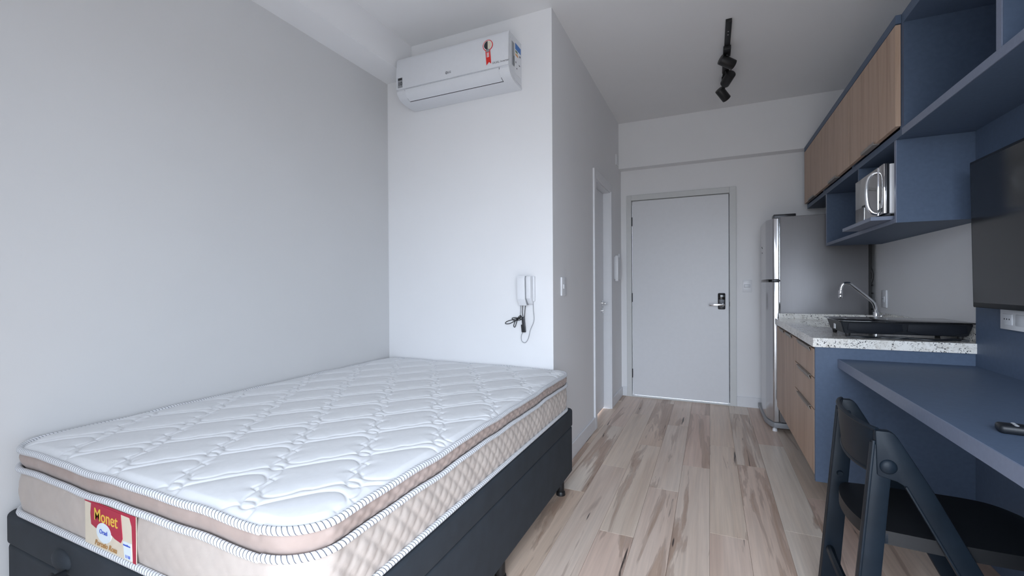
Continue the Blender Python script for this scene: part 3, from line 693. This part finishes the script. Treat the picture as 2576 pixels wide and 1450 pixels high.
box(b, sx0-.006, sx1+.006, sy0-.006, sy1+.006, .70, .704)
box(b, sx0-.006, sx0, sy0-.006, sy1+.006, .704, .8465); box(b, sx1, sx1+.006, sy0-.006, sy1+.006, .704, .8465); box(b, sx0, sx1, sy0-.006, sy0, .704, .8465); box(b, sx0, sx1, sy1, sy1+.006, .704, .8465)
obj('basin', b, 'sink', sk, False); obj('drain', cyl(BM(), (.75, 3.39, .704), (.75, 3.39, .709), .045, n=24, bev=.002), 'chrome', sk)
fc = thing('faucet', 'chrome swan neck kitchen faucet behind the cooktop', 'faucet', (1.0, 3.64, .89))
obj('base', cyl(cyl(BM(), (1.0, 3.64, .890), (1.0, 3.64, .897), .026, bev=.002), (1.0, 3.64, .897), (1.0, 3.64, .962), .017, .0155, bev=.002), 'chrome', fc)
obj('spout', tube(BM(), catmull([(1.0, 3.64, .955), (.998, 3.64, .985), (.985, 3.64, 1.022), (.955, 3.64, 1.056), (.90, 3.64, 1.110), (.864, 3.64, 1.145), (.846, 3.64, 1.152), (.824, 3.64, 1.148), (.812, 3.64, 1.128), (.808, 3.64, 1.10)], 8), .0105, 14), 'chrome', fc)
obj('aerator', cyl(cyl(BM(), (.808, 3.64, 1.105), (.807, 3.64, 1.075), .0135, bev=.001), (.807, 3.64, 1.073), (.806, 3.64, 1.052), .0145, .013, bev=.002), 'chrome', fc)
obj('lever', cyl(cyl(BM(), (1.0, 3.64, .93), (1.02, 3.60, .935), .010), (1.02, 3.60, .935), (1.028, 3.585, .952), .006), 'chrome', fc)

# cooktop on the worktop
ck = thing('cooktop', 'black two-burner glass cooktop standing on the granite worktop', 'cooktop', (.83, 2.83, .89))
cx0, cx1, cy0, cy1, gz = .580, 1.066, 2.615, 2.90, .9715
obj('glass_top', sbox(cx0-.012, cx1+.004, cy0-.010, cy1+.010, gz-.006, gz, .002), 'glass_black', ck)
b = BM()
t4 = [(cx0, cy0), (cx1, cy0), (cx1, cy1), (cx0, cy1)]; b4 = [(cx0+.016, cy0+.010), (cx1-.016, cy0+.010), (cx1-.016, cy1-.010), (cx0+.016, cy1-.010)]
A = [b.verts.new((x, y, gz-.006)) for x, y in t4]; B = [b.verts.new((x, y, .908)) for x, y in b4]
b.faces.new(A); b.faces.new(B[::-1])
for i in range(4): b.faces.new((A[i], B[i], B[(i+1) % 4], A[(i+1) % 4]))
bmesh.ops.bevel(b, geom=b.edges[:], offset=.004, segments=2, affect='EDGES')
obj('housing', b, 'black_plastic', ck)
for x0, x1 in ((.612, .815), (.838, 1.040)):
    obj('front_panel', prism(BM(), [(x0, .958), (x1, .958), (x1+.004, .925), (x1-.03, .918), (x1-.04, .912), (x0+.04, .912), (x0+.03, .918), (x0-.004, .925)], 'y', cy0-.0005, cy0+.012, .001), 'panel_black', ck)
for x, y in ((cx0+.035, cy0+.03), (cx1-.035, cy0+.03), (cx0+.03, cy1-.035), (cx1-.035, cy1-.035)):
    obj('foot', cyl(BM(), (x, y, .890), (x, y, .912), .009, .012, bev=.002), 'rubber', ck)
obj('sticker', sbox(cx0+.0045, cx0+.007, 2.74, 2.77, .92, .945), 'white_plastic', ck, False)
cord('power_cord', [(.600, 2.60, .8945), (.66, 2.585, .8945), (.73, 2.60, .8945), (.80, 2.58, .8945), (.87, 2.60, .8945), (.94, 2.575, .8945), (1.0, 2.60, .8945), (1.04, 2.59, .8945)], .0042, 'black_plastic', ck)
cord('power_cord', [(.62, 2.62, .896), (.70, 2.60, .8945), (.80, 2.60, .8985), (.90, 2.56, .8945), (.98, 2.59, .8985), (1.02, 2.60, .8945)], .0042, 'black_plastic', ck)

# ================================================================== UPPER CABINETS
UX = .768
ys = [2.466, 3.19, 3.915, 4.523]
for i in range(3):
    y0, y1 = ys[i], ys[i+1]
    lab_ = ['oak flap wall cabinet above the microwave niche', 'middle oak flap wall cabinet between two like it', 'oak flap wall cabinet above the refrigerator by the end wall'][i]
    c = thing('wall_cabinet', lab_, 'cabinet', ((UX+XR)/2, (y0+y1)/2, 1.80), 'oak wall cabinets')
    b = BM(); box(b, UX, XR, y0, y1, 1.800, 1.832); box(b, UX, XR, y0, y1, 2.300, 2.330); box(b, UX, XR, y0, y0+.018, 1.832, 2.30); box(b, UX, XR, y1-.018, y1, 1.832, 2.30); box(b, XR-.012, XR, y0, y1, 1.832, 2.30)
    obj('carcass', b, 'slate', c, False)
    obj('top_edge', sbox(UX-.021, UX-.001, y0, y1, 2.292, 2.330), 'slate', c, False)
    dr = obj('door', sbox(UX-.021, UX-.002, y0+.002, y1-.002, 1.842, 2.288, .001), 'wood', c, False)
    ym = (y0+y1)/2; b = box(BM(), UX-.030, UX-.004, ym-.10, ym+.10, 1.8375, 1.8415); box(b, UX-.030, UX-.0280, ym-.10, ym+.10, 1.8415, 1.852)
    obj('handle', b, 'handle', dr, False)
os_ = thing('open_shelf_unit', 'slate blue open shelf unit above the television', 'shelf', ((UX+1.035)/2, 1.7, 1.80))
b = BM(); box(b, UX+.004, XR, .90, 2.4645, 1.800, 1.832); box(b, UX, XR, .90, 2.4645, 2.285, 2.330); box(b, UX+.001, XR-.02, 2.446, 2.4645, 1.832, 2.285); box(b, UX+.001, XR-.02, .90, .918, 1.832, 2.285); box(b, XR-.02, XR, .90, 2.4645, 1.832, 2.285)
obj('carcass', b, 'slate', os_, False)
obj('shelf_edge', sbox(UX, UX+.0035, .90, 2.4645, 1.8005, 1.8315), 'slate_edge', os_, False)
dv = obj('divider', sbox(UX+.004, XR-.02, 1.742, 1.767, 1.832, 2.285), 'slate', os_, False)
obj('divider_edge', sbox(UX, UX+.0035, 1.742, 1.767, 1.832, 2.285), 'slate_edge', os_, False)
ni = thing('niche_shelf', 'slate blue open box niche holding the microwave', 'shelf', ((UX+XR)/2, 3.2, 1.425))
b = BM(); box(b, UX+.003, XR, 2.532, 3.855, 1.425, 1.445); box(b, UX+.003, XR, 2.532, 2.552, 1.445, 1.799); box(b, UX+.003, XR, 3.837, 3.855, 1.445, 1.799); box(b, XR-.012, XR, 2.552, 3.837, 1.445, 1.799)
obj('carcass', b, 'slate', ni, False)
b = BM(); box(b, UX, UX+.0025, 2.5525, 3.8365, 1.4255, 1.4445); box(b, UX, UX+.0025, 2.532, 2.552, 1.4255, 1.799); box(b, UX, UX+.0025, 3.837, 3.855, 1.4255, 1.799)
obj('front_edge', b, 'slate_edge', ni, False)
obj('divider', sbox(UX+.0, XR-.012, 3.075, 3.093, 1.4455, 1.799), 'slate', ni, False)
mb = tag(obj('microwave_board', sbox(.690, 1.06, 2.585, 3.07, 1.4455, 1.4635, .001), 'slate_edge', None, False), 'slate board projecting from the niche under the microwave', 'board')
mw = thing('microwave', 'silver mirror-front microwave with chrome loop handle', 'microwave', (.9, 2.79, 1.4635))
mx0, my0, my1, mz0, mz1 = .742, 2.595, 3.035, 1.478, 1.712
obj('housing', sbox(mx0+.022, 1.05, my0+.002, my1-.002, mz0, mz1-.002, .004), 'white_plastic', mw)
MAT['mirror'] = simple('mirror_grey', (.42, .41, .41), .05, .95, vary=.02)
seam = my0+.085
obj('door', sbox(mx0, mx0+.021, seam+.0015, my1, mz0, mz1, .002), 'mirror', mw)
cp = obj('control_panel', sbox(mx0, mx0+.021, my0, seam-.0015, mz0, mz1, .002), 'mirror', mw)
obj('release_button', sbox(mx0-.0015, mx0+.004, my0+.015, seam-.015, mz0+.012, mz0+.030, .001), 'dark_metal', cp)
obj('door_edge', sbox(mx0-.001, mx0+.02, seam-.0013, seam+.0013, mz0+.001, mz1-.001), 'chrome', mw, False)
hp = catmull([(mx0+.004, seam+.010, 1.690), (mx0-.016, seam+.012, 1.684), (mx0-.034, seam+.012, 1.655), (mx0-.040, seam+.012, 1.595), (mx0-.034, seam+.012, 1.530), (mx0-.016, seam+.012, 1.498), (mx0+.004, seam+.010, 1.490)], 8)
obj('handle', tube(BM(), hp, .0085, 14), 'chrome', mw)
for y in (my0+.04, my1-.04):
    for x in (.79, 1.0): obj('foot', cyl(BM(), (x, y, 1.4635), (x, y, 1.480), .011, n=12), 'rubber', mw)

# ================================================================== WALL PANEL, DESK, TV
tag(obj('wall_panel', sbox(1.035, XR, .90, 2.528, 0, 1.7995), 'slate', None, False), 'tall slate blue panel behind the television and desk', 'panel')
dk = thing('desk', 'slate blue wall desk board with paler front edge', 'desk', (.79, 1.7, 0))
obj('desk_top', sbox(.553, 1.0345, .90, 2.5295, .753, .793, .001), 'slate', dk, False)
obj('front_edge', sbox(.549, .5535, .90, 2.5295, .7535, .7925), 'slate_edge', dk, False)
obj('side_support', sbox(.60, 1.0345, .90, .925, 0, .753), 'slate', dk, False)
tv = thing('television', 'black flat screen television mounted on the slate panel', 'television', (.98, 1.87, 1.05))
tvw = []
tvw.append(obj('frame', sbox(.962, .992, 1.395, 2.372, 1.053, 1.634, .004), 'black_plastic', tv))
tvw.append(obj('screen', sbox(.9605, .966, 1.407, 2.360, 1.073, 1.622), 'screen', tv, False))
tvw.append(obj('back_cover', sbox(.992, 1.02, 1.55, 2.22, 1.12, 1.48, .008), 'black_plastic', tv))
tv.rotation_euler = (0, math.radians(-1.0), 0)
obj('wall_mount', sbox(1.012, 1.036, 1.75, 2.0, 1.2, 1.42), 'matt_black', tv)
po = thing('power_outlet', 'wide white outlet plate below the television', 'outlet', (1.035, 2.24, .972))
obj('cover_plate', sbox(1.025, 1.0355, 2.15, 2.333, .972, 1.050, .002), 'white_plastic', po)
for y in (2.285, 2.205): obj('socket', sbox(1.0225, 1.027, y-.03, y+.03, .99, 1.032, .002), 'ac_white', po); 
for y in (2.300, 2.285, 2.270): obj('pin_hole', cyl(BM(), (1.022, y, 1.012), (1.024, y, 1.012), .003, n=8), 'ink', po)
rm = thing('remote_control', 'black remote control lying on the slate desk', 'remote', (.71, 1.42, .793))
ang = Matrix.Translation((.71, 1.425, .793)) @ Matrix.Rotation(math.radians(-9), 4, 'Z')
b = BM(); box(b, -.085, .085, -.021, .021, 0, .021, .008, 3); b.transform(ang); obj('body', b, 'black_plastic', rm)
for i in range(5):
    for j in range(3):
        b = BM(); ball(b, (-.055+i*.022, -.011+j*.011, .021), .0042, (1.1, 1, .5), 10); b.transform(ang); obj('button', b, 'grey_plastic', rm)

# ================================================================== FOLDING CHAIR
ch = thing('folding_chair', 'black plastic folding chair pulled up to the desk', 'chair', (.6, 1.735, 0))
yn, yf = 1.555, 1.915
def rearx(z): return .436 - .085*(.725-z)
def frontx(z): return .452 + .53*(.725-z)
for sgn in (-1, 1):
    yy = yn if sgn < 0 else yf
    ys_ = lambda a, b: (min(yy+sgn*a, yy+sgn*b), max(yy+sgn*a, yy+sgn*b))
    y0, y1 = ys_(-.012, .014)
    lg_ = obj('rear_leg', prism(BM(), [(.414, .70), (.452, .70), (.457, .61), (.435, .325), (.410, 0), (.354, 0), (.380, .31)], 'y', y0, y1, .004), 'chair_black', ch)
    y0, y1 = ys_(.010, .021)
    obj('rib', obox(BM(), (.417, (y0+y1)/2, .71), (.358, (y0+y1)/2, .012), .007, y1-y0, .002), 'chair_black', lg_)
    obj('foot_cap', sbox(.350, .414, yy-.015, yy+.017, 0, .03, .003), 'rubber', lg_)
    y0, y1 = ys_(-.008, .018)
    fl = obj('front_leg', prism(BM(), [(.420, .738), (.452, .738), (.463, .733), (.471, .722), (.547, .587), (.842, 0), (.784, 0), (.486, .590), (.470, .600), (.424, .612)], 'y', y0, y1, .005), 'chair_black', ch)
    y0, y1 = ys_(.016, .022)
    obj('rib', obox(BM(), (.487, (y0+y1)/2, .592), (.786, (y0+y1)/2, .006), .006, y1-y0, .002), 'chair_black', fl)
    obj('rivet', ball(BM(), (.449, yy+sgn*.017, .640), .0205, (1, .5, 1), 24), 'chair_black', fl)
# curved backrest
nU, nV = 24, 8
def shell(fn, th, nU, nV, bm):
    g = [[[bm.verts.new(fn(u/nU, v/nV, k)) for v in range(nV+1)] for u in range(nU+1)] for k in (0, 1)]
    for k in (0, 1):
        for u in range(nU):
            for v in range(nV): bm.faces.new((g[k][u][v], g[k][u+1][v], g[k][u+1][v+1], g[k][u][v+1]))
    for u in range(nU):
        for v in (0, nV): bm.faces.new((g[0][u][v], g[0][u+1][v], g[1][u+1][v], g[1][u][v]))
    for v in range(nV):
        for u in (0, nU): bm.faces.new((g[0][u][v], g[0][u][v+1], g[1][u][v+1], g[1][u][v]))
def backf(u, v, k):
    y = yn-.006 + (yf-yn+.012)*u; c = 4*u*(1-u)
    z = .612 - .010*c + v*(.126+.012*c); x = .428 - .036*c**.8 + .008*(1-v) + (0 if k else .009) - .004*v + (.004 if v > .9 and k == 0 else 0)
    return (x, y, z)
b = BM(); shell(backf, .01, nU, nV, b); bk = obj('backrest', b, 'chair_black', ch, True, 60)
for v in (0, 1):
    obj('rim', tube(BM(), [(x+.003, y, z) for x, y, z in (backf(u/nU, v, 1) for u in range(nU+1))], .0065, 8), 'chair_black', bk)
def seatf(u, v, k):
    # u along X (back to front), v along Y
    c = 4*v*(1-v); yc = 1.735; w = .164 + .012*math.sin(math.pi*u)
    if u > .7: w *= 1-.18*((u-.7)/.3)**2
    x = .435 - .045*c**.6 + (.86 - .435 + .045*c**.6 + .03*c)*u
    y = yc + (v-.5)*2*w
    dish = -.010*math.sin(math.pi*u)*c - .012*max(0, (u-.82)/.18)**2
    z = .447 + dish - (0 if k == 0 else .026 + (.012 if u < .06 or u > .95 or v in (0, 1) else 0))
    return (x, y, z)
b = BM(); shell(seatf, .02, 26, 16, b)
bmesh.ops.recalc_face_normals(b, faces=b.faces)
obj('seat', b, 'seat_black', ch, True, 50)
for yy in (yn+.022, yf-.022): obj('seat_rail', obox(BM(), (.425, yy, .425), (.80, yy, .425), .034, .016, .004), 'chair_black', ch)
b = tube(BM(), [(x, y, z) for x, y, z in [(rearx(.2)-.012*4*t*(1-t)+.0, yn+(yf-yn)*t, .195+.02*4*t*(1-t)) for t in np.linspace(0, 1, 14)]], .013, 8); obj('rear_stretcher', b, 'chair_black', ch)
b = BM(); obox(b, (frontx(.15), yn+.01, .15), (frontx(.15), yf-.01, .15), .030, .018, .005, side=Vector((1, 0, 0))); obj('front_stretcher', b, 'chair_black', ch)
for yy in (yf-.013,):
    for z in (.655, .475): obj('bolt', cyl(BM(), (rearx(z)+.004, yy, z), (rearx(z)+.004, yy-.008, z), .010, .008, n=16), 'chair_black', ch)
